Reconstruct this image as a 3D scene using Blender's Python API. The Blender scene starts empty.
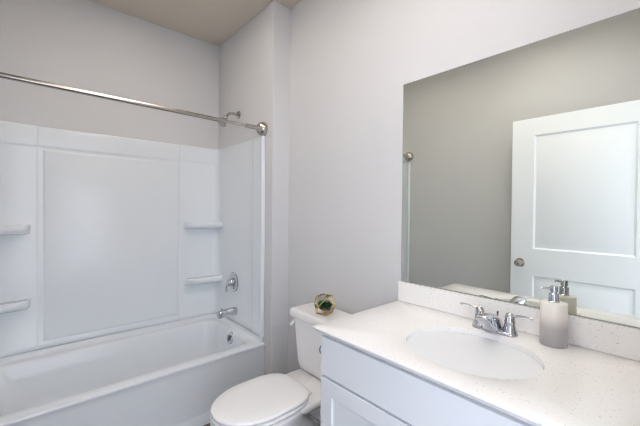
import bpy, bmesh, math, random
from mathutils import Vector, Matrix, Euler

random.seed(7)
PI = math.pi
scene = bpy.context.scene
COL = scene.collection

# ------------------------------------------------------------------ camera
CAM = Vector((2.7285, -1.3691, 1.3308))
yaw, pitch, roll = 0.8454, -0.0117, 0.0092
F_PX = 327.3
fw = Vector((-math.sin(yaw) * math.cos(pitch), math.cos(yaw) * math.cos(pitch), math.sin(pitch)))
rt = Vector((math.cos(yaw), math.sin(yaw), 0))
up = rt.cross(fw)
rt2 = rt * math.cos(roll) + up * math.sin(roll)
up2 = up * math.cos(roll) - rt * math.sin(roll)
cd = bpy.data.cameras.new('camera')
cam = bpy.data.objects.new('camera', cd)
COL.objects.link(cam)
cam.matrix_world = Matrix(((rt2.x, up2.x, -fw.x, CAM.x), (rt2.y, up2.y, -fw.y, CAM.y),
                           (rt2.z, up2.z, -fw.z, CAM.z), (0, 0, 0, 1)))
cd.sensor_width = 36
cd.lens = F_PX / 640 * 36
cd.clip_start = 0.01
scene.camera = cam

# ------------------------------------------------------------------ world, lights, exposure
w = bpy.data.worlds.new('hallway_light')
scene.world = w
w.use_nodes = True
bg = w.node_tree.nodes['Background']
bg.inputs[0].default_value = (0.82, 0.88, 1.0, 1)
bg.inputs[1].default_value = 2.1


def area(name, loc, look, sx, sy, power, color, spread=180):
    l = bpy.data.lights.new(name, 'AREA')
    l.shape = 'RECTANGLE'
    l.size, l.size_y, l.energy, l.color = sx, sy, power, color
    l.spread = math.radians(spread)
    o = bpy.data.objects.new(name, l)
    COL.objects.link(o)
    o.location = loc
    o.rotation_euler = (Vector(look) - Vector(loc)).to_track_quat('-Z', 'Y').to_euler()
    return o


# the round lamp on the bathroom ceiling; daylight from the hallway comes in through the doorway (world)
# (bowl is made up: light sent up to the ceiling evens out the walls)
area('ceiling_lamp_up', (1.95, -0.86, 2.40), (1.95, -0.86, 3), 0.36, 0.36, 36, (0.985, 0.98, 0.995), 108).data.shape = 'DISK'
area('tub_fill_up', (0.95, -0.88, 2.44), (0.95, -0.88, 3), 0.30, 0.30, 15, (1.0, 0.975, 0.95), 112).data.shape = 'DISK'  # added fill without a fixture: brightens the tub's back wall and ceiling
area('ceiling_lamp_down', (2.15, -0.80, 2.66), (2.15, -0.80, 0), 0.36, 0.36, 4, (1.0, 0.98, 0.955)).data.shape = 'DISK'
area('hallway_fill', (4.3, -2.5, 1.5), (2.71, -1.05, 1.15), 1.7, 1.7, 16, (0.78, 0.86, 1.0))  # unseen cool light added beyond the doorway, aside from the surround's reflections

scene.view_settings.view_transform = 'Standard'
scene.view_settings.look = 'None'
scene.view_settings.gamma = 1
scene.view_settings.use_curve_mapping = False
scene.view_settings.exposure = 0.40
scene.cycles.use_denoising = True
scene.cycles.filter_width = 1.15
scene.cycles.max_bounces = 14
scene.cycles.diffuse_bounces = 8
scene.cycles.glossy_bounces = 8
scene.cycles.caustics_reflective = True
scene.cycles.blur_glossy = 0.3
scene.cycles.sample_clamp_indirect = 4


# ------------------------------------------------------------------ materials
def srgb(r, g, b):
    f = lambda c: (c / 255 / 12.92) if c <= 10 else ((c / 255 + 0.055) / 1.055) ** 2.4
    return (f(r), f(g), f(b), 1)


def mat(name, col, rough=0.5, metal=0.0, coat=0.0, bump=None, spec=0.5, vary=0.02):
    m = bpy.data.materials.new(name)
    m.use_nodes = True
    nt = m.node_tree
    b = nt.nodes['Principled BSDF']
    b.inputs['Roughness'].default_value = rough
    b.inputs['Metallic'].default_value = metal
    b.inputs['Coat Weight'].default_value = coat
    b.inputs['Coat Roughness'].default_value = 0.05
    b.inputs['Specular IOR Level'].default_value = spec
    tc = nt.nodes.new('ShaderNodeTexCoord')
    nz = nt.nodes.new('ShaderNodeTexNoise')
    nz.inputs['Scale'].default_value = 3.0
    nz.inputs['Detail'].default_value = 3
    nt.links.new(tc.outputs['Object'], nz.inputs['Vector'])
    mx = nt.nodes.new('ShaderNodeMix')
    mx.data_type = 'RGBA'
    mx.inputs[6].default_value = tuple(c * (1 - vary) for c in col[:3]) + (1,)
    mx.inputs[7].default_value = tuple(min(1, c * (1 + vary)) for c in col[:3]) + (1,)
    nt.links.new(nz.outputs['Fac'], mx.inputs[0])
    nt.links.new(mx.outputs[2], b.inputs['Base Color'])
    if bump:
        n2 = nt.nodes.new('ShaderNodeTexNoise')
        n2.inputs['Scale'].default_value = bump[0]
        nt.links.new(tc.outputs['Object'], n2.inputs['Vector'])
        bp = nt.nodes.new('ShaderNodeBump')
        bp.inputs['Strength'].default_value = bump[1]
        bp.inputs['Distance'].default_value = 0.002
        nt.links.new(n2.outputs['Fac'], bp.inputs['Height'])
        nt.links.new(bp.outputs['Normal'], b.inputs['Normal'])
    return m


M = {}
M['paint'] = mat('wall_paint', srgb(207, 207, 209), 0.55, bump=(160, 0.08), spec=0.35)
M['ceiling'] = mat('ceiling_paint', srgb(204, 195, 183), 0.8, bump=(120, 0.1), spec=0.2)
M['trim'] = mat('trim_paint', srgb(236, 237, 238), 0.35)
M['door'] = mat('door_paint', srgb(246, 249, 255), 0.38)
M['acrylic'] = mat('white_acrylic', srgb(229, 233, 237), 0.17, coat=0.0, vary=0.008)
M['porcelain'] = mat('white_porcelain', srgb(240, 238, 237), 0.09, coat=0.4, vary=0.006)
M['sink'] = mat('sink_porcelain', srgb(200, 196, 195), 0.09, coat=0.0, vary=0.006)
M['seat'] = mat('seat_plastic', srgb(240, 239, 239), 0.22, vary=0.006)
M['cabinet'] = mat('cabinet_paint', srgb(226, 228, 232), 0.36, vary=0.01)
M['chrome'] = mat('chrome', (0.56, 0.57, 0.60, 1), 0.04, 1.0)
M['nickel'] = mat('brushed_nickel', (0.50, 0.465, 0.43, 1), 0.16, 1.0)
M['mirror'] = mat('mirror_glass', (0.81, 0.83, 0.77, 1), 0.0, 1.0, vary=0.0)
M['mirror_edge'] = mat('mirror_edge', (0.42, 0.47, 0.46, 1), 0.25, 0.3)
M['channel'] = mat('mirror_channel', (0.32, 0.33, 0.32, 1), 0.35, 0.9)
M['gold'] = mat('gold_metal', (0.50, 0.34, 0.08, 1), 0.3, 1.0)
M['leaf'] = mat('succulent_leaf', (0.022, 0.085, 0.032, 1), 0.45, vary=0.35)
M['leaf2'] = mat('succulent_leaf_blush', (0.30, 0.12, 0.12, 1), 0.45, vary=0.3)
M['pebble'] = mat('pebbles', (0.42, 0.30, 0.24, 1), 0.8, vary=0.3, bump=(300, 1))
M['dark'] = mat('dark_hole', (0.02, 0.02, 0.022, 1), 0.5)
M['caulk'] = mat('caulk', srgb(205, 206, 208), 0.5)


def floor_mat():
    m = bpy.data.materials.new('vinyl_plank_floor')
    m.use_nodes = True
    nt = m.node_tree
    b = nt.nodes['Principled BSDF']
    b.inputs['Roughness'].default_value = 0.4
    tc = nt.nodes.new('ShaderNodeTexCoord')
    br = nt.nodes.new('ShaderNodeTexBrick')
    br.inputs['Scale'].default_value = 1.0
    br.inputs['Brick Width'].default_value = 1.2
    br.inputs['Row Height'].default_value = 0.16
    br.inputs['Mortar Size'].default_value = 0.002
    br.inputs['Color1'].default_value = (0.075, 0.055, 0.042, 1)
    br.inputs['Color2'].default_value = (0.11, 0.082, 0.062, 1)
    br.inputs['Mortar'].default_value = (0.02, 0.015, 0.012, 1)
    nt.links.new(tc.outputs['Object'], br.inputs['Vector'])
    mp = nt.nodes.new('ShaderNodeMapping')
    mp.inputs['Scale'].default_value = (3, 60, 1)
    nt.links.new(tc.outputs['Object'], mp.inputs['Vector'])
    nz = nt.nodes.new('ShaderNodeTexNoise')
    nz.inputs['Detail'].default_value = 5
    nt.links.new(mp.outputs[0], nz.inputs['Vector'])
    mx = nt.nodes.new('ShaderNodeMix')
    mx.data_type = 'RGBA'
    mx.blend_type = 'MULTIPLY'
    mx.inputs[0].default_value = 0.5
    nt.links.new(br.outputs['Color'], mx.inputs[6])
    nt.links.new(nz.outputs['Color'], mx.inputs[7])
    nt.links.new(mx.outputs[2], b.inputs['Base Color'])
    return m


def quartz_mat():
    m = bpy.data.materials.new('speckled_white_quartz')
    m.use_nodes = True
    nt = m.node_tree
    b = nt.nodes['Principled BSDF']
    b.inputs['Roughness'].default_value = 0.16
    tc = nt.nodes.new('ShaderNodeTexCoord')
    base = srgb(241, 239, 238)
    prev = None
    for sc, lo, hi, colr, amt in ((85, 0.16, 0.22, (0.50, 0.42, 0.35, 1), 0.42), (150, 0.17, 0.24, (0.42, 0.41, 0.42, 1), 0.4),
                                  (60, 0.08, 0.14, (0.30, 0.25, 0.22, 1), 0.45)):
        v = nt.nodes.new('ShaderNodeTexVoronoi')
        v.inputs['Scale'].default_value = sc
        v.inputs['Randomness'].default_value = 1.0
        nt.links.new(tc.outputs['Object'], v.inputs['Vector'])
        # only some cells hold a speck
        gt = nt.nodes.new('ShaderNodeSeparateColor')
        nt.links.new(v.outputs['Color'], gt.inputs[0])
        ml = nt.nodes.new('ShaderNodeMath')
        ml.operation = 'GREATER_THAN'
        ml.inputs[1].default_value = 0.62
        nt.links.new(gt.outputs[0], ml.inputs[0])
        r = nt.nodes.new('ShaderNodeMapRange')
        r.inputs['From Min'].default_value = lo
        r.inputs['From Max'].default_value = hi
        r.inputs['To Min'].default_value = amt
        r.inputs['To Max'].default_value = 0
        nt.links.new(v.outputs['Distance'], r.inputs['Value'])
        m2 = nt.nodes.new('ShaderNodeMath')
        m2.operation = 'MULTIPLY'
        nt.links.new(r.outputs[0], m2.inputs[0])
        nt.links.new(ml.outputs[0], m2.inputs[1])
        mx = nt.nodes.new('ShaderNodeMix')
        mx.data_type = 'RGBA'
        nt.links.new(m2.outputs[0], mx.inputs[0])
        if prev is None:
            mx.inputs[6].default_value = base
        else:
            nt.links.new(prev, mx.inputs[6])
        mx.inputs[7].default_value = colr
        prev = mx.outputs[2]
    nt.links.new(prev, b.inputs['Base Color'])
    return m


def ombre_mat():
    """glaze dipped grey at the foot and cream at the shoulder"""
    m = bpy.data.materials.new('ombre_ceramic')
    m.use_nodes = True
    nt = m.node_tree
    b = nt.nodes['Principled BSDF']
    b.inputs['Roughness'].default_value = 0.35
    tc = nt.nodes.new('ShaderNodeTexCoord')
    sp = nt.nodes.new('ShaderNodeSeparateXYZ')
    nt.links.new(tc.outputs['Object'], sp.inputs[0])
    rp = nt.nodes.new('ShaderNodeValToRGB')
    mr = nt.nodes.new('ShaderNodeMapRange')
    mr.inputs['From Max'].default_value = 0.142
    nt.links.new(sp.outputs['Z'], mr.inputs['Value'])
    nt.links.new(mr.outputs[0], rp.inputs[0])
    e = rp.color_ramp.elements
    e[0].position, e[0].color = 0.0, srgb(160, 156, 157)
    e[1].position, e[1].color = 1.0, srgb(245, 241, 234)
    x = rp.color_ramp.elements.new(0.42)
    x.color = srgb(176, 172, 171)
    x = rp.color_ramp.elements.new(0.70)
    x.color = srgb(232, 227, 219)
    nt.links.new(rp.outputs[0], b.inputs['Base Color'])
    return m


def glass_mat():
    m = bpy.data.materials.new('thin_clear_glass')
    m.use_nodes = True
    nt = m.node_tree
    nt.nodes.remove(nt.nodes['Principled BSDF'])
    tr = nt.nodes.new('ShaderNodeBsdfTransparent')
    tr.inputs[0].default_value = (0.84, 0.88, 0.85, 1)
    gl = nt.nodes.new('ShaderNodeBsdfGlossy')
    gl.inputs['Roughness'].default_value = 0.02
    fr = nt.nodes.new('ShaderNodeFresnel')
    fr.inputs[0].default_value = 1.5
    mx = nt.nodes.new('ShaderNodeMixShader')
    nt.links.new(fr.outputs[0], mx.inputs[0])
    nt.links.new(tr.outputs[0], mx.inputs[1])
    nt.links.new(gl.outputs[0], mx.inputs[2])
    nt.links.new(mx.outputs[0], nt.nodes['Material Output'].inputs[0])
    return m


M['floor'] = floor_mat()
M['quartz'] = quartz_mat()
M['ombre'] = ombre_mat()
M['glass'] = glass_mat()


# ------------------------------------------------------------------ mesh helpers (world coordinates)
def obj(name, bm, m, parent=None, loc=None, bevel=0, smooth=35, seg=2, weld=True):
    if weld:
        bmesh.ops.remove_doubles(bm, verts=bm.verts, dist=1e-6)
    bmesh.ops.recalc_face_normals(bm, faces=bm.faces)
    root = parent
    off = Vector((0, 0, 0))
    if parent is not None:
        p = parent
        while p is not None:
            off += p.location
            p = p.parent
    elif loc is not None:
        off = Vector(loc)
    bmesh.ops.translate(bm, verts=bm.verts, vec=-off)
    me = bpy.data.meshes.new(name)
    bm.to_mesh(me)
    bm.free()
    o = bpy.data.objects.new(name, me)
    COL.objects.link(o)
    me.materials.append(m)
    if parent is not None:
        o.parent = parent
    else:
        o.location = off
    if smooth:
        for p in me.polygons:
            p.use_smooth = True
        me.set_sharp_from_angle(angle=math.radians(smooth))
    if bevel:
        b = o.modifiers.new('bevel', 'BEVEL')
        b.width = bevel
        b.segments = seg
        b.limit_method = 'ANGLE'
        b.angle_limit = math.radians(40)
        b.harden_normals = True
    return o


def tag(o, label, cat, group=None):
    o['label'] = label
    o['category'] = cat
    if group:
        o['group'] = group
    return o


def thing(name, label, cat, loc):
    o = bpy.data.objects.new(name, None)
    o.empty_display_size = 0.05
    COL.objects.link(o)
    o.location = loc
    return tag(o, label, cat)


def struct(name, bm, m, **k):
    o = obj(name, bm, m, **k)
    if o.parent is None:
        o['kind'] = 'structure'
    return o


def box(bm, x0, x1, y0, y1, z0, z1):
    v = [bm.verts.new((x, y, z)) for z in (z0, z1) for x, y in ((x0, y0), (x1, y0), (x1, y1), (x0, y1))]
    for f in ((3, 2, 1, 0), (4, 5, 6, 7), (0, 1, 5, 4), (1, 2, 6, 5), (2, 3, 7, 6), (3, 0, 4, 7)):
        bm.faces.new([v[i] for i in f])
    return bm


def new(*boxes):
    bm = bmesh.new()
    for b in boxes:
        box(bm, *b)
    return bm


def loft(bm, loops, cap0=True, cap1=True, closed=True):
    rows = [[bm.verts.new(p) for p in L] for L in loops]
    n = len(rows[0])
    for a, b in zip(rows, rows[1:]):
        for i in range(n if closed else n - 1):
            j = (i + 1) % n
            bm.faces.new((a[i], a[j], b[j], b[i]))
    if cap0:
        bm.faces.new(rows[0][::-1])
    if cap1:
        bm.faces.new(rows[-1])
    return rows


def frame_of(d):
    d = Vector(d).normalized()
    h = Vector((0, 0, 1)) if abs(d.z) < 0.9 else Vector((1, 0, 0))
    a = d.cross(h).normalized()
    return a, d.cross(a).normalized()


def tube(bm, pts, rad, n=16, caps=True):
    pts = [Vector(p) for p in pts]
    rads = rad if isinstance(rad, (list, tuple)) else [rad] * len(pts)
    loops = []
    a = None
    for i, p in enumerate(pts):
        d = (pts[min(i + 1, len(pts) - 1)] - pts[max(i - 1, 0)]).normalized()
        if a is None:
            a, b = frame_of(d)
        else:
            a = (a - d * a.dot(d)).normalized()
            b = d.cross(a).normalized()
        loops.append([p + (a * math.cos(t) + b * math.sin(t)) * rads[i] for t in [2 * PI * k / n for k in range(n)]])
    loft(bm, loops, caps, caps)
    return bm


def lathe(bm, base, axis, prof, n=28):
    """prof: list of (radius, distance along axis)"""
    base = Vector(base)
    d = Vector(axis).normalized()
    a, b = frame_of(d)
    loops = [[base + d * h + (a * math.cos(t) + b * math.sin(t)) * max(r, 1e-4) for t in [2 * PI * k / n for k in range(n)]] for r, h in prof]
    loft(bm, loops, True, True)
    return bm


def bez(p, n=12):
    """smooth curve through points (Catmull-Rom)"""
    p = [Vector(q) for q in p]
    P = [p[0] * 2 - p[1]] + p + [p[-1] * 2 - p[-2]]
    out = []
    for i in range(1, len(P) - 2):
        for k in range(n):
            t = k / n
            a, b, c, d = P[i - 1], P[i], P[i + 1], P[i + 2]
            out.append(0.5 * (2 * b + (c - a) * t + (2 * a - 5 * b + 4 * c - d) * t * t + (3 * b - a - 3 * c + d) * t ** 3))
    out.append(p[-1])
    return out


def rrect(x0, x1, y0, y1, r, nc=6, ns=6):
    """rounded rectangle, counter-clockwise, fixed point count; r may be 4 radii (x0y0, x1y0, x1y1, x0y1)"""
    rs = r if isinstance(r, (list, tuple)) else [r] * 4
    cs = [(x0 + rs[0], y0 + rs[0], PI), (x1 - rs[1], y0 + rs[1], 1.5 * PI), (x1 - rs[2], y1 - rs[2], 0), (x0 + rs[3], y1 - rs[3], PI / 2)]
    pts = []
    for k in range(4):
        cx, cy, a0 = cs[k]
        arc = [(cx + rs[k] * math.cos(a0 + PI / 2 * i / nc), cy + rs[k] * math.sin(a0 + PI / 2 * i / nc)) for i in range(nc + 1)]
        pts += arc
        nx, ny, na = cs[(k + 1) % 4]
        q = (nx + rs[(k + 1) % 4] * math.cos(na), ny + rs[(k + 1) % 4] * math.sin(na))
        p = arc[-1]
        for i in range(1, ns):
            t = i / ns
            pts.append((p[0] + (q[0] - p[0]) * t, p[1] + (q[1] - p[1]) * t))
    return pts


def zl(pts, z):
    return [(x, y, z) for x, y in pts]


# ------------------------------------------------------------------ dimensions
S = -0.14            # shower wall plane (stub wall juts this far past the mirror wall)
FOOT = -1.664        # wall facing the mirror
XS = 0.853           # end of the stub wall
XR = 2.712           # wall with the doorway
H = 2.735            # ceiling
ZT = 0.8885          # worktop
XV, XVR = 1.789, 2.708
YF = -0.571          # worktop front

# ------------------------------------------------------------------ room shell
struct('floor', new((-0.1, 5.2, FOOT - 0.1, 0.1, -0.08, 0)), M['floor'])
struct('ceiling', new((-0.1, XR + 0.12, FOOT - 0.1, 0.1, H, H + 0.08)), M['ceiling'])
struct('wall_left', new((-0.1, 0, FOOT - 0.1, 0.1, 0, H)), M['paint'])
struct('wall_back', new((XS, XR + 0.12, 0, 0.1, 0, H)), M['paint'])
struct('wall_shower', new((0, XS, S, 0.1, 0, H)), M['paint'], bevel=0.004)
struct('wall_front', new((0, XR + 0.12, FOOT - 0.1, FOOT, 0, H)), M['paint'])
DY0, DY1, DH = -1.515, -0.635, 2.06      # doorway
struct('wall_right', new((XR, XR + 0.12, FOOT, DY0, 0, H), (XR, XR + 0.12, DY1, 0, 0, H), (XR, XR + 0.12, DY0, DY1, DH, H)), M['paint'])
struct('trim_1', new((XR - 0.014, XR, DY1, DY1 + 0.06, 0, DH + 0.06), (XR - 0.014, XR, DY0 - 0.06, DY0, 0, DH + 0.06),
                     (XR - 0.014, XR, DY0, DY1, DH, DH + 0.06)), M['trim'], bevel=0.004)
struct('baseboard_back', new((XS + 0.012, XV + 0.025, -0.012, 0, 0, 0.10)), M['trim'], bevel=0.004)
struct('baseboard_shower', new((0.782, XS + 0.012, S - 0.012, S, 0, 0.10), (XS, XS + 0.012, S, -0.012, 0, 0.10)), M['trim'], bevel=0.003)
struct('baseboard_front', new((0.79, XR - 0.02, FOOT, FOOT + 0.012, 0, 0.10)), M['trim'], bevel=0.004)

# ------------------------------------------------------------------ door (seen in the mirror)
DX0, DX1, DZ0, DZ1, DYF, DT = 1.801, 2.674, 0.012, 2.03, -1.478, 0.035


def panel_door(bm, x0, x1, z0, z1, yf, th, panels):
    """slab facing +y with moulded sunk-and-raised panels"""
    xs = sorted({x0, x1} | {p[0] for p in panels} | {p[1] for p in panels})
    zs = sorted({z0, z1} | {p[2] for p in panels} | {p[3] for p in panels})
    for a, b in zip(xs, xs[1:]):
        for c, d in zip(zs, zs[1:]):
            if any(abs(a - p[0]) < 1e-6 and abs(c - p[2]) < 1e-6 for p in panels):
                continue
            bm.faces.new([bm.verts.new(q) for q in ((a, yf, c), (b, yf, c), (b, yf, d), (a, yf, d))])
    for (a, b, c, d) in panels:
        steps = ((0, 0), (0.012, -0.010), (0.022, -0.010), (0.046, -0.002))
        loops = [[(a + i, yf + h, c + i), (b - i, yf + h, c + i), (b - i, yf + h, d - i), (a + i, yf + h, d - i)] for i, h in steps]
        loft(bm, loops, False, True)
    yb = yf - th
    o = [(x0, c, z) for c in (yf, yb) for z in (z0, z1)]
    for (p, q) in (((x0, z0), (x1, z0)), ((x1, z0), (x1, z1)), ((x1, z1), (x0, z1)), ((x0, z1), (x0, z0))):
        bm.faces.new([bm.verts.new(v) for v in ((p[0], yf, p[1]), (p[0], yb, p[1]), (q[0], yb, q[1]), (q[0], yf, q[1]))])
    bm.faces.new([bm.verts.new(v) for v in ((x0, yb, z0), (x0, yb, z1), (x1, yb, z1), (x1, yb, z0))])


bm = bmesh.new()
panel_door(bm, DX0, DX1, DZ0, DZ1, DYF, DT, [(1.949, 2.513, 1.045, 1.90), (1.949, 2.513, 0.20, 0.845)])
door = struct('door_1', bm, M['door'], loc=(DX0, DYF, 0), smooth=20)
bm = bmesh.new()
lathe(bm, (1.866, DYF, 0.935), (0, 1, 0), [(0.033, 0), (0.033, 0.004), (0.028, 0.008), (0.012, 0.012), (0.012, 0.028), (0.022, 0.034),
                                          (0.027, 0.043), (0.027, 0.05), (0.022, 0.058), (0.010, 0.062), (0, 0.0625)])
k = obj('door_knob', bm, M['nickel'], door)
k['label'] = 'brushed nickel round door knob'
bm = new(*[(DX1 - 0.002, DX1 + 0.012, DYF - 0.012, DYF + 0.006, z, z + 0.09) for z in (0.2, 1.0, 1.8)])
obj('hinge', bm, M['nickel'], door, bevel=0.002)

# ------------------------------------------------------------------ bathtub
TX0, TX1, TY0, TY1 = 0.003, 0.776, FOOT + 0.003, S - 0.003
ZR = 0.392
bm = bmesh.new()
o = rrect(TX0, TX1, TY0, TY1, 0.002)


def tl(dx, z, base=o):
    return [(x + (dx if x > 0.7 else 0), y, z) for x, y in base]


IN = (0.078, 0.695, -1.585, -0.205)
inn = rrect(*IN, 0.10)
loops = [tl(0, 0), tl(0, 0.052), tl(-0.006, 0.062), tl(-0.007, 0.075), tl(-0.005, 0.340), tl(-0.004, 0.366), tl(-0.001, 0.374), tl(0, 0.379), tl(0, ZR - 0.008),
         tl(-0.003, ZR - 0.003), tl(-0.012, ZR)]
loops.append(zl(rrect(IN[0] - 0.012, IN[1] + 0.012, IN[2] - 0.012, IN[3] + 0.012, 0.11), ZR + 0.001))
for gx, gy, z, r in ((0, 0, ZR - 0.004, .10), (.010, .010, ZR - 0.018, .10), (.024, .028, ZR - 0.10, .11), (.040, .05, ZR - 0.20, .12), (.055, .075, ZR - 0.27, .12),
                     (.085, .11, ZR - 0.305, .11), (.14, .17, ZR - 0.315, .09)):
    loops.append(zl(rrect(IN[0] + gx, IN[1] - gx, IN[2] + gy * 1.8, IN[3] - gy * 0.8, r), z))
loft(bm, loops, True, True)
# coved lip that turns up against the three walls under the surround
prof = [(0.004, 0.424), (0.013, 0.424), (0.016, 0.420), (0.018, 0.408), (0.028, 0.398), (0.046, ZR + 0.0005), (0.004, ZR + 0.0005)]
path = lambda d: [(0.752, S - d), (d, S - d), (d, FOOT + d), (0.752, FOOT + d)]
rows = [[bm.verts.new((x, y, z)) for x, y in path(d)] for d, z in prof]
for a, b in zip(rows, rows[1:] + rows[:1]):
    for i in range(3):
        bm.faces.new((a[i], a[i + 1], b[i + 1], b[i]))
for i in (0, 3):
    bm.faces.new([r[i] for r in rows])
tub = thing('bathtub', 'white acrylic alcove bathtub with a plain front apron', 'bathtub', (0.4, -0.9, 0))
obj('tub_body', bm, M['acrylic'], tub, smooth=40)
bm = bmesh.new()
ax = Vector((0, -1, 0.24)).normalized()
lathe(bm, (0.410, -0.214, 0.338), ax, [(0.047, -0.006), (0.047, 0.005), (0.044, 0.010), (0.030, 0.014), (0.0, 0.0155)])
box(bm, 0.402, 0.418, -0.246, -0.226, 0.322, 0.362)
o_ = obj('overflow_plate', bm, M['chrome'], tub)
o_['label'] = 'round chrome overflow plate'
bm = bmesh.new()
lathe(bm, (0.376, -0.46, ZR - 0.316), (0, 0, 1), [(0.038, 0), (0.038, 0.003), (0.03, 0.006), (0.0, 0.007)])
obj('drain', bm, M['chrome'], tub)

# ------------------------------------------------------------------ tub surround
SZ0, SZ1 = 0.429, 1.836
sur = thing('tub_surround', 'glossy white three-wall tub surround with moulded shelves', 'tub surround', (0, -0.9, SZ0))
g = 0.0015
# plan of the moulded walls, faucet end -> back wall -> foot end: (x, y, nx, ny)
half = []          # one half, mirrored for the foot end (distance d from end wall plane)
half += [(0.764, 0.002), (0.764, 0.020), (0.760, 0.026), (0.752, 0.028), (0.742, 0.026), (0.737, 0.021), (0.733, 0.0205), (0.645, 0.0200), (0.63, 0.0185), (0.612, 0.013),
         (0.595, 0.010), (0.52, 0.010), (0.40, 0.010), (0.25, 0.010), (0.12, 0.010)]
R = 0.05
for i in range(0, 9):
    a = PI / 2 * i / 8
    half.append((0.022 + R - R * math.sin(a), 0.010 + R - R * math.cos(a)))
half += [(0.022, 0.12), (0.022, 0.20), (0.022, 0.325), (0.0215, 0.328), (0.017, 0.333), (0.0165, 0.336), (0.0165, 0.50)]
Ltot = S - FOOT
pl1 = [(x, S - d) for x, d in half]
pl2 = [(x, FOOT + d) for x, d in half][::-1]
plan = pl1 + pl2


def inset(pts, k):
    out = []
    n = len(pts)
    for i, (x, y) in enumerate(pts):
        a = pts[max(i - 1, 0)]
        b = pts[min(i + 1, n - 1)]
        t = Vector((b[0] - a[0], b[1] - a[1])).normalized()
        nrm = Vector((-t.y, t.x))
        # interior of the alcove lies at larger x / away from the end walls
        if nrm.dot(Vector((0.5 - x, -0.9 - y))) < 0:
            nrm = -nrm
        out.append((x + nrm.x * k, y + nrm.y * k))
    return out


levels = [(0.0, SZ0), (0.003, SZ0 + 0.003), (0.003, SZ0 + 0.03), (0.0, SZ0 + 0.036)]
levels += [(0.0, z) for z in (0.7, 1.0, 1.3, 1.6, 1.700)]
levels += [(0.001, 1.704), (0.006, 1.712), (0.007, 1.716), (0.007, 1.80), (0.007, 1.822), (0.005, 1.831), (0.001, SZ1)]
loops = []
back = [(0.764, S - g), (g, S - g), (g, FOOT + g), (0.764, FOOT + g)]
bm = bmesh.new()
rows = []
for k_, z in levels:
    q = inset(plan, k_)
    if z > 1.6:      # the thicker top band runs along the back wall only
        q0 = inset(plan, 0 if z < 1.83 else -0.003)
        wgt = [min(1, max(0, (min(i, len(plan) - 1 - i) - 15) / 8)) for i in range(len(plan))]
        q = [(a[0] + (b[0] - a[0]) * t, a[1] + (b[1] - a[1]) * t) for a, b, t in zip(q0, q, wgt)]
    q[0] = (plan[0][0], plan[0][1])
    q[-1] = (plan[-1][0], plan[-1][1])
    rows.append([bm.verts.new((x, y, z)) for x, y in q])
for a, b in zip(rows, rows[1:]):
    for i in range(len(a) - 1):
        bm.faces.new((a[i], a[i + 1], b[i + 1], b[i]))
# flat top and bottom ledges back to the walls
m_ = len(half)
for row, z in ((rows[0], SZ0), (rows[-1], SZ1)):
    wl = []
    for i, (x, y) in enumerate(plan):
        if i < m_:
            d = S - y
            j = i
        else:
            d = y - FOOT
            j = 2 * m_ - 1 - i
        wy = S - g if i < m_ else FOOT + g
        if j < 19:
            wl.append(bm.verts.new((max(x - 0.02 * (j > 14), g), wy, z)))
        else:
            wl.append(bm.verts.new((g, y if j > 22 else (wy + (y - wy) * (j - 18) / 5), z)))
    for i in range(len(row) - 1):
        bm.faces.new((row[i], row[i + 1], wl[i + 1], wl[i]))
obj('wall_panel', bm, M['acrylic'], sur, smooth=50)
# raised centre panel on the back wall
bm = bmesh.new()
y0, y1, z0, z1 = -1.305, -0.478, 0.476, 1.690
st = ((-0.001, 0.0168), (0.0, 0.0175), (0.007, 0.0205), (0.013, 0.022))
loft(bm, [[(x, y0 + i, z0 + i), (x, y1 - i, z0 + i), (x, y1 - i, z1 - i), (x, y0 + i, z1 - i)] for i, x in st], False, True)
obj('centre_panel', bm, M['acrylic'], sur, smooth=15)


def shelf(ya, yb, z):
    """shelf that starts at the corner ya and tapers off towards yb along the back wall"""
    bm = bmesh.new()
    n = 22
    sg = 1 if yb > ya else -1
    Ls = abs(yb - ya)
    outline = []
    dep = 0.105
    for i in range(n + 1):
        t = i / n
        d = dep * (1 - 0.10 * t) * (max(0, 1 - max(0, (t - 0.72) / 0.28) ** 2.4)) ** 0.5
        outline.append((0.018 + d, ya + sg * Ls * t))
    cen = [(0.018, ya + sg * Ls * i / n) for i in range(n + 1)]
    lev = [(0.40, z - 0.058), (0.72, z - 0.055), (0.90, z - 0.046), (0.985, z - 0.033), (1.0, z - 0.020), (0.99, z - 0.008), (0.955, z - 0.001), (0.91, z + 0.001), (0.82, z - 0.004)]
    loops = []
    for k_, zz in lev:
        loops.append([(0.018 + (x - 0.018) * k_, ya + (y - ya) * (0.94 + 0.06 * k_), zz) for x, y in outline] + [(0.012, ya, zz)][:0])
    rows = loft(bm, loops, False, False, closed=False)
    for r in (rows[0], rows[-1]):
        ws = [bm.verts.new((0.014, v.co.y, v.co.z)) for v in r]
        for i in range(len(r) - 1):
            bm.faces.new((r[i], r[i + 1], ws[i + 1], ws[i]))
    return bm


for ya, yb in ((S - 0.011, -0.438), (FOOT + 0.011, -1.365)):
    for z in (1.218, 0.762):
        obj('shelf', shelf(ya, yb, z), M['acrylic'], sur, smooth=50)

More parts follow.
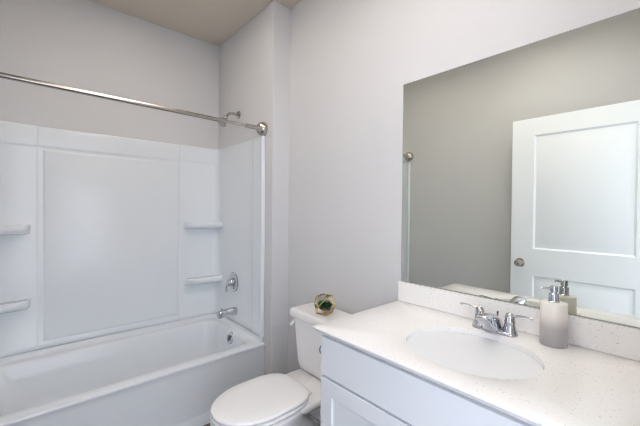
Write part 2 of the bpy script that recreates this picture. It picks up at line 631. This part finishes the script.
# ------------------------------------------------------------------ shower fittings
YE = S - 0.0115
rod = thing('shower_curtain_rod', 'straight brushed nickel shower curtain rod across the tub opening', 'curtain rod', (0.748, -0.9, 1.89))
zr = lambda y: 1.887 + (S - y) * 0.007
xr = 0.748
bm = tube(bmesh.new(), [(xr, -0.20, zr(-0.2)), (xr, -0.52, zr(-0.52))], 0.0105, 20)
obj('inner_tube', bm, M['nickel'], rod)
bm = tube(bmesh.new(), [(xr, -0.486, zr(-.486)), (xr, -0.488, zr(-.488)), (xr, FOOT + 0.06, zr(FOOT + .06))], [0.0115, 0.0130, 0.0130], 20)
obj('outer_tube', bm, M['nickel'], rod)
for s_, y in ((-1, S - 0.0012), (1, FOOT + 0.0012)):
    bm = bmesh.new()
    lathe(bm, (xr, y, zr(y)), (0, s_, 0), [(0.047, 0), (0.049, 0.006), (0.049, 0.016), (0.045, 0.030), (0.036, 0.043), (0.024, 0.052), (0.017, 0.055), (0.0155, 0.058), (0.0155, 0.125), (0.0145, 0.13),
                                           (0.0145, 0.136), (0.016, 0.138), (0.016, 0.144), (0.011, 0.146)])
    obj('end_flange', bm, M['nickel'], rod)

sh = thing('shower_fixture', 'small chrome shower head on a bent arm high on the end wall', 'shower head', (0.372, S, 2.055))
bm = bmesh.new()
lathe(bm, (0.372, S - 0.001, 2.064), (0, -1, 0), [(0.031, 0), (0.031, 0.003), (0.025, 0.009), (0.011, 0.013), (0.0, 0.0135)])
obj('flange', bm, M['nickel'], sh)
arm = bez([(0.372, S - 0.005, 2.064), (0.372, S - 0.04, 2.066), (0.372, S - 0.075, 2.060), (0.372, S - 0.095, 2.042), (0.372, S - 0.108, 2.024)], 6)
obj('shower_arm', tube(bmesh.new(), arm, 0.0105, 14), M['nickel'], sh)
bm = bmesh.new()
lathe(bm, (0.372, S - 0.104, 2.029), (0, -0.62, -0.78), [(0.0, 0), (0.014, 0.001), (0.016, 0.006), (0.016, 0.014), (0.014, 0.02), (0.018, 0.028), (0.034, 0.048), (0.041, 0.058), (0.042, 0.066),
                                                         (0.039, 0.069), (0.036, 0.067), (0.0, 0.066)])
obj('spray_head', bm, M['nickel'], sh)

va = thing('shower_valve', 'round chrome shower valve with a lever handle on the tub end wall', 'shower valve', (0.325, S, 0.745))
bm = bmesh.new()
c = (0.325, YE + 0.001, 0.745)
lathe(bm, c, (0, -1, 0), [(0.078, 0), (0.079, 0.003), (0.075, 0.008), (0.060, 0.012), (0.034, 0.014), (0.0, 0.0145)], 40)
obj('escutcheon', bm, M['chrome'], va)
bm = bmesh.new()
lathe(bm, (0.325, YE - 0.012, 0.745), (0, -1, 0), [(0.034, 0), (0.033, 0.012), (0.030, 0.022), (0.026, 0.030), (0.018, 0.035), (0, 0.036)])
hub = obj('handle_hub', bm, M['chrome'], va)
lv = bez([(0.328, YE - 0.036, 0.752), (0.318, YE - 0.046, 0.732), (0.302, YE - 0.050, 0.702), (0.292, YE - 0.046, 0.668)], 6)
bm = tube(bmesh.new(), lv, [0.013 - 0.005 * i / (len(lv) - 1) for i in range(len(lv))], 14)
obj('lever', bm, M['chrome'], va)

sp = thing('tub_spout', 'chrome tub spout on the end wall below the valve', 'tub spout', (0.362, S, 0.527))
bm = bmesh.new()
L = []
for t, (y, hw, zt_, zb) in enumerate(((YE, 0.028, 0.553, 0.493), (YE - 0.012, 0.028, 0.553, 0.493), (YE - 0.016, 0.026, 0.551, 0.495), (YE - 0.08, 0.0255, 0.550, 0.496), (YE - 0.115, 0.025, 0.549, 0.490),
                                       (YE - 0.135, 0.0235, 0.546, 0.486), (YE - 0.145, 0.019, 0.540, 0.487), (YE - 0.148, 0.010, 0.528, 0.494))):
    zc_, hh = (zt_ + zb) / 2, (zt_ - zb) / 2
    L.append([(0.362 + hw * math.copysign(abs(math.cos(a)) ** 0.7, math.cos(a)), y, zc_ + hh * math.copysign(abs(math.sin(a)) ** 0.7, math.sin(a))) for a in [2 * PI * i / 24 for i in range(24)]])
loft(bm, L)
obj('spout_body', bm, M['chrome'], sp, smooth=50)
bm = lathe(bmesh.new(), (0.362, YE - 0.118, 0.544), (0, 0, 1), [(0.006, 0), (0.005, 0.006), (0.008, 0.012), (0.007, 0.018), (0, 0.019)], 14)
obj('diverter_knob', bm, M['chrome'], sp)

# ------------------------------------------------------------------ toilet
TC = 1.392
toi = thing('toilet', 'white two-piece toilet with closed lid between tub and vanity', 'toilet', (TC, -0.4, 0))


def egg(yc, hw, lf, lb, sq=2.6, n=48, xc=TC):
    pts = []
    for i in range(n):
        a = 2 * PI * i / n
        c_, s_ = math.cos(a), math.sin(a)
        if s_ < 0:      # front, towards -y
            pts.append((xc + hw * math.copysign(abs(c_) ** 0.96, c_), yc + lf * s_))
        else:
            e = 2 / sq
            pts.append((xc + hw * math.copysign(abs(c_) ** e, c_), yc + lb * abs(s_) ** e))
    return pts


bm = bmesh.new()
loops = []
for yc, hw, lf, lb, z, sq in ((-.42, .115, .235, .27, 0.0, 3), (-.42, .113, .233, .268, .012, 3), (-.42, .100, .215, .26, .05, 2.8), (-.42, .092, .205, .25, .12, 2.6), (-.44, .098, .21, .25, .18, 2.6),
                              (-.48, .118, .225, .22, .235, 2.6), (-.52, .148, .235, .20, .29, 2.6), (-.55, .160, .226, .21, .335, 2.6), (-.555, .170, .230, .22, .365, 2.6),
                              (-.555, .173, .232, .225, .385, 2.6), (-.555, .172, .231, .225, .395, 2.6), (-.555, .164, .222, .217, .401, 2.6)):
    loops.append(zl(egg(yc, hw, lf, lb, sq), z))
loft(bm, loops)
# rear deck that carries the tank
dl = []
for z, gx, yf_, yb_ in ((.335, .05, -.40, -.06), (.352, .02, -.42, -.045), (.372, .005, -.44, -.035), (.385, 0, -.45, -.03), (.396, .002, -.45, -.032), (.402, .010, -.45, -.04)):
    dl.append(zl(rrect(TC - .163 + gx, TC + .163 - gx, yf_, yb_, .05), z))
loft(bm, dl)
obj('bowl', bm, M['porcelain'], toi, smooth=60)


def lid_pts(grow, yb, n=48):
    pts = egg(-.560, .173 + grow, .226 + grow, .560 + yb, 3.8, n)
    return pts


def slab(z0, z1, grow, yb, e=0.006, dome=0.0):
    bm = bmesh.new()
    loft(bm, [zl(lid_pts(grow - e, yb - e), z0), zl(lid_pts(grow - e * .3, yb - e * .3), z0 + e * .3), zl(lid_pts(grow, yb), z0 + e), zl(lid_pts(grow, yb), z1 - e),
              zl(lid_pts(grow - e * .3, yb - e * .3), z1 - e * .3), zl(lid_pts(grow - e, yb - e), z1), zl(lid_pts(grow - .06, yb - .05), z1 + dome)])
    return bm


obj('seat_ring', slab(0.405, 0.420, 0.0, -0.345), M['seat'], toi, smooth=60)
obj('seat_lid', slab(0.424, 0.441, -0.003, -0.333, 0.007, 0.002), M['seat'], toi, smooth=60)
for x in (TC - .068, TC + .068):
    bm = bmesh.new()
    L = [zl(rrect(x - .022 + g_, x + .022 - g_, -.330 + g_, -.304 - g_, .008, 4, 2), z) for g_, z in ((0, .4015), (0, .407), (.002, .410), (.006, .412))]
    loft(bm, L)
    obj('hinge_cap', bm, M['seat'], toi)
bm = bmesh.new()
tk = []
for z, hw, y0, y1, r in ((.4025, .150, -.170, -.065, .045), (.406, .170, -.190, -.05, .05), (.420, .182, -.204, -.04, .05), (.46, .188, -.209, -.036, .045), (.55, .195, -.213, -.032, .042), (.66, .203, -.217, -.03, .04),
                         (.707, .206, -.219, -.03, .04)):
    tk.append(zl(rrect(TC - hw, TC + hw, y0, y1, r), z))
loft(bm, tk)
obj('tank', bm, M['porcelain'], toi, smooth=60)
bm = bmesh.new()
ll = []
for z, gx, in ((.7075, .006), (.709, .001), (.713, 0), (.738, 0), (.746, .002), (.7505, .007), (.752, .018)):
    ll.append(zl(rrect(TC - .222 + gx, TC + .222 - gx, -.234 + gx, -.024 - gx, .028), z))
loft(bm, ll)
obj('tank_lid', bm, M['porcelain'], toi, smooth=60)
bm = bmesh.new()
lathe(bm, (TC - .200, -.170, .664), (-1, 0, 0), [(.014, -.006), (.014, .008), (.011, .012), (0, .013)], 16)
lv = bez([(TC - .212, -.170, .664), (TC - .222, -.176, .662), (TC - .225, -.190, .655), (TC - .224, -.212, .640)], 5)
tube(bm, lv, [0.008 + .002 * i / len(lv) for i in range(len(lv))], 12)
obj('flush_lever', bm, M['seat'], toi)
for x in (-1, 1):
    bm = lathe(bmesh.new(), (TC + x * .112, -.36, 0.0), (0, 0, 1), [(.014, 0), (.014, .012), (.011, .02), (0, .024)], 14)
    obj('bolt_cap', bm, M['seat'], toi)

# ------------------------------------------------------------------ terrarium on the tank
TR = Vector((1.386, -0.140, 0.7525))
ter = thing('geometric_terrarium', 'small gold framed glass terrarium with succulents on the toilet tank', 'terrarium', TR)
A = 0.0465
rot = Matrix.Rotation(math.radians(-28), 3, 'Z')
cv = [Vector(v) for v in ((1, 1, 0), (1, -1, 0), (-1, 1, 0), (-1, -1, 0), (1, 0, 1), (1, 0, -1), (-1, 0, 1), (-1, 0, -1), (0, 1, 1), (0, 1, -1), (0, -1, 1), (0, -1, -1))]
ctr = TR + Vector((0, 0, A + 0.002))
P = [ctr + rot @ v * A for v in cv]
edges = [(i, j) for i in range(12) for j in range(i + 1, 12) if abs((cv[i] - cv[j]).length - math.sqrt(2)) < 1e-3]
bm = bmesh.new()
for i, j in edges:
    tube(bm, [P[i], P[j]], 0.0023, 6)
for p in P:
    bmesh.ops.create_icosphere(bm, subdivisions=1, radius=0.0032, matrix=Matrix.Translation(p))
obj('frame', bm, M['gold'], ter, weld=False)
bm = bmesh.new()
tri = [(sx, sy, sz) for sx in (1, -1) for sy in (1, -1) for sz in (1, -1)]
for sx, sy, sz in tri:
    f = [Vector((sx, sy, 0)), Vector((sx, 0, sz)), Vector((0, sy, sz))]
    bm.faces.new([bm.verts.new(ctr + rot @ v * A * 0.985) for v in f])
for ax_, s_ in ((0, -1), (1, 1), (1, -1), (2, 1), (2, -1)):
    f = []
    for k_ in range(4):
        a = PI / 2 * k_
        v = [0, 0, 0]
        v[ax_] = s_
        v[(ax_ + 1) % 3] = round(math.cos(a))
        v[(ax_ + 2) % 3] = round(math.sin(a))
        f.append(Vector(v))
    bm.faces.new([bm.verts.new(ctr + rot @ v * A * 0.985) for v in f])
obj('glass_pane', bm, M['glass'], ter, smooth=0, weld=False)
bm = bmesh.new()
lathe(bm, TR + Vector((0, 0, 0.003)), (0, 0, 1), [(0.030, 0), (0.036, 0.010), (0.040, 0.018), (0.034, 0.022), (0.0, 0.025)], 24)
for i in range(60):
    a, r = random.random() * 2 * PI, 0.036 * math.sqrt(random.random())
    bmesh.ops.create_icosphere(bm, subdivisions=1, radius=random.uniform(.003, .005), matrix=Matrix.Translation(TR + Vector((r * math.cos(a), r * math.sin(a), 0.022 - 6 * r * r))))
pb = obj('pebbles', bm, M['pebble'], ter, weld=False)


def rosette(bm, c_, size, rings=4):
    c_ = Vector(c_)
    for k_ in range(rings):
        n = 5 + k_ * 2
        tilt = 0.25 + 0.32 * k_
        ln = size * (0.45 + 0.18 * k_)
        for i in range(n):
            a = 2 * PI * (i + 0.5 * (k_ % 2)) / n + k_
            d = Vector((math.cos(a) * math.sin(tilt), math.sin(a) * math.sin(tilt), math.cos(tilt)))
            s_ = Vector((-math.sin(a), math.cos(a), 0))
            nn = d.cross(s_)
            L_ = []
            for t, w_ in ((0, .25), (.35, .8), (.65, 1), (.88, .55), (1, .05)):
                q = c_ + d * ln * t
                ww = ln * 0.26 * w_
                th = ln * 0.09 * w_ + .0004
                L_.append([q + s_ * ww, q + nn * th, q - s_ * ww, q - nn * th])
            loft(bm, L_)


def rt_(x, y, z):
    return TR + rot @ Vector((x, y, z))


bm = bmesh.new()
rosette(bm, rt_(.010, -.004, .028), .047)
rosette(bm, rt_(-.014, .014, .032), .046)
rosette(bm, rt_(-.010, -.016, .028), .042)
rosette(bm, rt_(-.002, .002, .040), .046)
rosette(bm, rt_(.004, -.022, .026), .034)
obj('succulent', bm, M['leaf'], ter, weld=False)
bm = bmesh.new()
rosette(bm, rt_(.024, .016, .020), .018, 3)
o_ = obj('succulent', bm, M['leaf2'], ter, weld=False)
o_['label'] = 'small blush coloured succulent'

# ------------------------------------------------------------------ vanity
CX0, CX1, CYF, CZ1 = 1.812, 2.708, -0.530, ZT - 0.0205
van = thing('vanity_cabinet', 'white vanity cabinet with flat drawer front and shaker doors', 'vanity cabinet', (2.26, -0.27, 0))
obj('carcass', new((CX0, CX1, CYF, -0.002, 0.10, CZ1), (CX0, CX1, CYF + 0.07, -0.002, 0, 0.10)), M['cabinet'], van, bevel=0.0015)
ZD1, ZD0, ZP1 = CZ1 - 0.014, 0.712, 0.703
bm = new((CX0 + 0.004, CX1 - 0.012, CYF - 0.019, CYF - 0.0005, ZD0, ZD1))
obj('drawer_front', bm, M['cabinet'], van, bevel=0.0025)


def shaker(x0, x1, z0, z1):
    bm = bmesh.new()
    y0, y1, s_ = CYF - 0.019, CYF - 0.0005, 0.058
    steps = ((0, y0), (s_, y0), (s_ + 0.0015, y0 + 0.002), (s_ + 0.0015, y0 + 0.009), (s_ + 0.004, y0 + 0.0095))
    loft(bm, [[(x0 + i, y1, z0 + i) for i in (0,)] + [(x1, y1, z0), (x1, y1, z1), (x0, y1, z1)]] +
         [[(x0 + i, y, z0 + i), (x1 - i, y, z0 + i), (x1 - i, y, z1 - i), (x0 + i, y, z1 - i)] for i, y in steps])
    return bm


mid = (CX0 + CX1) / 2
obj('door', shaker(CX0 + 0.004, mid - 0.002, 0.115, ZP1), M['cabinet'], van, bevel=0.002, smooth=20)
obj('door', shaker(mid + 0.002, CX1 - 0.012, 0.115, ZP1), M['cabinet'], van, bevel=0.002, smooth=20)

# worktop with an oval cut-out
SC, SA, SB = Vector((2.264, -0.311)), 0.202, 0.179
ct = bmesh.new()
X0, X1, Y0, Y1 = XV, XVR, YF, -0.0015
angs = [2 * PI * i / 72 for i in range(72)] + [math.atan2(y - SC.y, x - SC.x) % (2 * PI) for x in (X0, X1) for y in (Y0, Y1)]
angs = sorted(set(angs))
rect, ov = [], []
for a in angs:
    c_, s_ = math.cos(a), math.sin(a)
    t = min(((X1 - SC.x) / c_ if c_ > 1e-9 else (X0 - SC.x) / c_ if c_ < -1e-9 else 9), ((Y1 - SC.y) / s_ if s_ > 1e-9 else (Y0 - SC.y) / s_ if s_ < -1e-9 else 9))
    rect.append((SC.x + c_ * t, SC.y + s_ * t))
    r = 1 / math.sqrt((c_ / SA) ** 2 + (s_ / SB) ** 2)
    ov.append((SC.x + c_ * r, SC.y + s_ * r))


def sc_o(k_):
    return [(SC.x + (x - SC.x) * k_, SC.y + (y - SC.y) * k_) for x, y in ov]


def sc_r(e):
    return [(min(max(x, X0 + e), X1 - e), min(max(y, Y0 + e), Y1 - e)) for x, y in rect]


ZB = ZT - 0.020
loft(ct, [zl(sc_o(1.0), ZB), zl(sc_o(1.0), ZT - 0.003), zl(sc_o(1.004), ZT - 0.0008), zl(sc_o(1.012), ZT), zl(sc_r(0.002), ZT), zl(sc_r(0.0006), ZT - 0.0006), zl(sc_r(0), ZT - 0.002), zl(sc_r(0.0005), ZT - 0.005), zl(sc_r(0.014), ZB), zl(sc_o(1.0), ZB)],
     False, False)
wt = obj('countertop', ct, M['quartz'], loc=(2.26, -0.27, ZT), smooth=30)
tag(wt, 'white speckled quartz vanity countertop with oval sink cut-out', 'countertop')
bs = obj('backsplash', new((XV, XVR, -0.020, -0.0015, ZT + 0.0005, 0.982)), M['quartz'], loc=(2.26, -0.01, ZT), bevel=0.0006)
tag(bs, 'speckled quartz backsplash strip under the mirror', 'backsplash')

# sink
snk = thing('undermount_sink', 'oval white undermount sink in the vanity counter', 'sink', (SC.x, SC.y, ZT - 0.16))


def ell(k_, z, n=64):
    return [(SC.x + SA * k_ * math.cos(2 * PI * i / n), SC.y + SB * k_ * math.sin(2 * PI * i / n), z) for i in range(n)]


bm = bmesh.new()
pr = [(1.09, ZB - 0.001), (1.015, ZB - 0.001), (1.004, ZB - 0.003), (0.995, ZB - 0.010), (0.975, ZB - 0.035), (0.93, ZB - 0.065), (0.84, ZB - 0.095), (0.68, ZB - 0.118), (0.45, ZB - 0.131), (0.20, ZB - 0.137), (0.11, ZB - 0.139)]
loft(bm, [ell(k_, z) for k_, z in pr] + [ell(k_, z) for k_, z in ((0.11, ZB - 0.15), (0.45, ZB - 0.143), (0.70, ZB - 0.129), (0.87, ZB - 0.103), (0.96, ZB - 0.07), (1.02, ZB - 0.02), (1.09, ZB - 0.012), (1.09, ZB - 0.001))],
     False, False)
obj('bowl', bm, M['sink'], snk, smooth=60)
bm = lathe(bmesh.new(), (SC.x, SC.y, ZB - 0.150), (0, 0, 1), [(.021, 0), (.023, .0125), (.022, .0145), (.015, .0145), (.014, .012), (0, .014)])
obj('drain', bm, M['chrome'], snk)
bm = bmesh.new()
yo = SC.y + SB * 0.962
L = [[(2.262 + (.017 - e) * math.copysign(abs(math.cos(a)) ** .8, math.cos(a)), yo + dy - 0.30 * (.006 - e) * 0 + 0.0, ZB - 0.030 + (.0045 - e) * math.sin(a)) for a in [2 * PI * i / 24 for i in range(24)]] for e, dy in ((0, .006), (0, -.0045), (.001, -.006), (.0025, -.0065))]
loft(bm, L)
o_ = obj('overflow_slot', bm, M['caulk'], snk)

# ------------------------------------------------------------------ faucet
FX, FY = 2.258, -0.088
fa = thing('faucet', 'chrome two-handle faucet with arched spout behind the sink', 'faucet', (FX, FY, ZT))
Z = ZT + 0.0005
bm = bmesh.new()
loft(bm, [zl(rrect(FX - .078 + e, FX + .078 - e, FY - .026 + e, FY + .026 - e, .024 - e * .6), Z + z) for e, z in ((0, 0), (0, .006), (.0015, .010), (.006, .013), (.012, .014))])
obj('base', bm, M['chrome'], fa, smooth=50)
bm = bmesh.new()
L = []
for y, za, zb_, hw in ((.017, .008, .014, .022), (.016, .006, .024, .026), (.010, .004, .044, .027), (-.002, .004, .059, .027), (-.020, .004, .068, .0265), (-.036, .004, .0725, .026),
                       (-.044, .008, .0745, .0255), (-.066, .026, .078, .025), (-.092, .046, .0805, .0245), (-.108, .057, .0800, .024), (-.115, .062, .0780, .0225), (-.118, .066, .0745, .018)):
    zc_, hh = Z + (za + zb_) / 2, (zb_ - za) / 2
    sec = []
    for i in range(28):
        a = 2 * PI * i / 28
        u = math.copysign(abs(math.cos(a)) ** .55, math.cos(a))
        v = math.copysign(abs(math.sin(a)) ** .55, math.sin(a))
        if v > 0:
            v *= 1 - .30 * u * u * min(1, .02 / hh)
        sec.append((FX + hw * u, FY + y, zc_ + hh * v))
    L.append(sec)
loft(bm, L)
obj('spout', bm, M['chrome'], fa, smooth=50)
for s_ in (-1, 1):
    hx = FX + s_ * 0.052
    bm = bmesh.new()
    lathe(bm, (hx, FY, Z + 0.008), (0, 0, 1), [(.024, 0), (.0235, .008), (.019, .020), (.0165, .034), (.0175, .038), (.0175, .042), (.0155, .045), (.0165, .054), (.014, .064), (.008, .070), (0, .071)])
    hb = obj('handle_body', bm, M['chrome'], fa, smooth=50)
    lv = bez([(hx + s_ * .004, FY, Z + .066), (hx + s_ * .030, FY - .002, Z + .074), (hx + s_ * .058, FY - .004, Z + .076), (hx + s_ * .072, FY - .005, Z + .074)], 5)
    bm = tube(bmesh.new(), lv, [.0065 - .0033 * min(1, i / 6) + (.0014 * max(0, (i - 10)) / 5) for i in range(len(lv))], 12)
    obj('lever', bm, M['chrome'], hb)
bm = tube(bmesh.new(), [(FX, FY + .020, Z + .012), (FX, FY + .030, Z + .055), (FX, FY + .031, Z + .066)], [.003, .003, .0045], 10)
obj('lift_rod', bm, M['chrome'], fa)

# ------------------------------------------------------------------ soap dispenser
SX, SY = 2.436, -0.072
so = thing('soap_dispenser', 'cream and grey ombre soap pump bottle beside the faucet', 'soap dispenser', (SX, SY, ZT))
so.location.z = ZT + 0.0005
bm = bmesh.new()
L = []
prof = [(.92, 0), (.975, .0015), (1.0, .005)]
z = .006
while z < .066:
    prof += [(1.0, z), (1.013, z + .002), (1.013, z + .0035), (0.998, z + .0055)]
    z += .006
prof += [(1.0, .072), (.99, .10), (.985, .132), (.98, .137), (.965, .140), (.93, .142), (.6, .1435), (.38, .144)]
RA, RB, th0 = .0380, .032, math.radians(15)
for k_, zz in prof:
    q = []
    for i in range(40):
        a = 2 * PI * i / 40
        x, y = RA * k_ * math.cos(a), RB * k_ * math.sin(a)
        q.append((SX + x * math.cos(th0) - y * math.sin(th0), SY + x * math.sin(th0) + y * math.cos(th0), ZT + 0.0005 + zz))
    L.append(q)
loft(bm, L)
obj('bottle', bm, M['ombre'], so, smooth=60)
bm = bmesh.new()
zb_ = ZT + 0.1425
lathe(bm, (SX, SY, zb_), (0, 0, 1), [(.0165, 0), (.0165, .003), (.0150, .005), (.0145, .028), (.013, .030), (.0085, .0305), (.0085, .034), (.0115, .0345), (.0115, .051), (.0105, .053), (0, .0535)], 24)
pump = obj('pump_head', bm, M['chrome'], so)
nd = Vector((-0.80, -0.60, 0))
pc = Vector((SX, SY, zb_ + .045))
bm = tube(bmesh.new(), [pc + nd * .006, pc + nd * .030, pc + nd * .038 + Vector((0, 0, -.001)), pc + nd * .042 + Vector((0, 0, -.006))], [.0046, .0038, .0036, .003], 12)
obj('nozzle', bm, M['chrome'], pump)

# ------------------------------------------------------------------ mirror
mi = thing('vanity_mirror', 'large frameless rectangular mirror on the wall above the vanity', 'mirror', (2.25, 0, 0.99))
MX0, MX1, MZ0, MZ1 = 1.797, 2.702, 0.986, 1.9395
bm = new((MX0, MX1, -0.0052, -0.0015, MZ0, MZ1))
obj('glass', bm, M['mirror'], mi, smooth=0)
e = 0.0022
bm = new((MX0 - e, MX0, -0.0056, -0.0015, MZ0, MZ1 + e), (MX0, MX1, -0.0056, -0.0015, MZ1, MZ1 + e), (MX1, MX1 + e, -0.0056, -0.0015, MZ0, MZ1 + e))
obj('edge', bm, M['mirror_edge'], mi, smooth=0)
obj('bottom_channel', new((MX0, MX1, -0.0085, -0.0015, 0.9826, MZ0)), M['channel'], mi, smooth=0)

# ------------------------------------------------------------------ paper holder on the cabinet side
ph = thing('paper_holder', 'small chrome paper holder on the cabinet side facing the toilet', 'toilet paper holder', (CX0, -0.50, 0.77))
bm = bmesh.new()
lathe(bm, (CX0 + 0.0004, -0.50, 0.775), (-1, 0, 0), [(.024, 0), (.024, .004), (.018, .008), (.009, .012), (.009, .028), (.018, .032), (.020, .034), (.020, .041), (.017, .044), (0, .045)], 20)
obj('post', bm, M['chrome'], ph)
bm = tube(bmesh.new(), [(CX0 - .034, -.49, .775), (CX0 - .034, -.375, .775), (CX0 - .034, -.355, .775), (CX0 - .034, -.350, .788)], [.007, .007, .007, .006], 12)
obj('arm', bm, M['chrome'], ph)
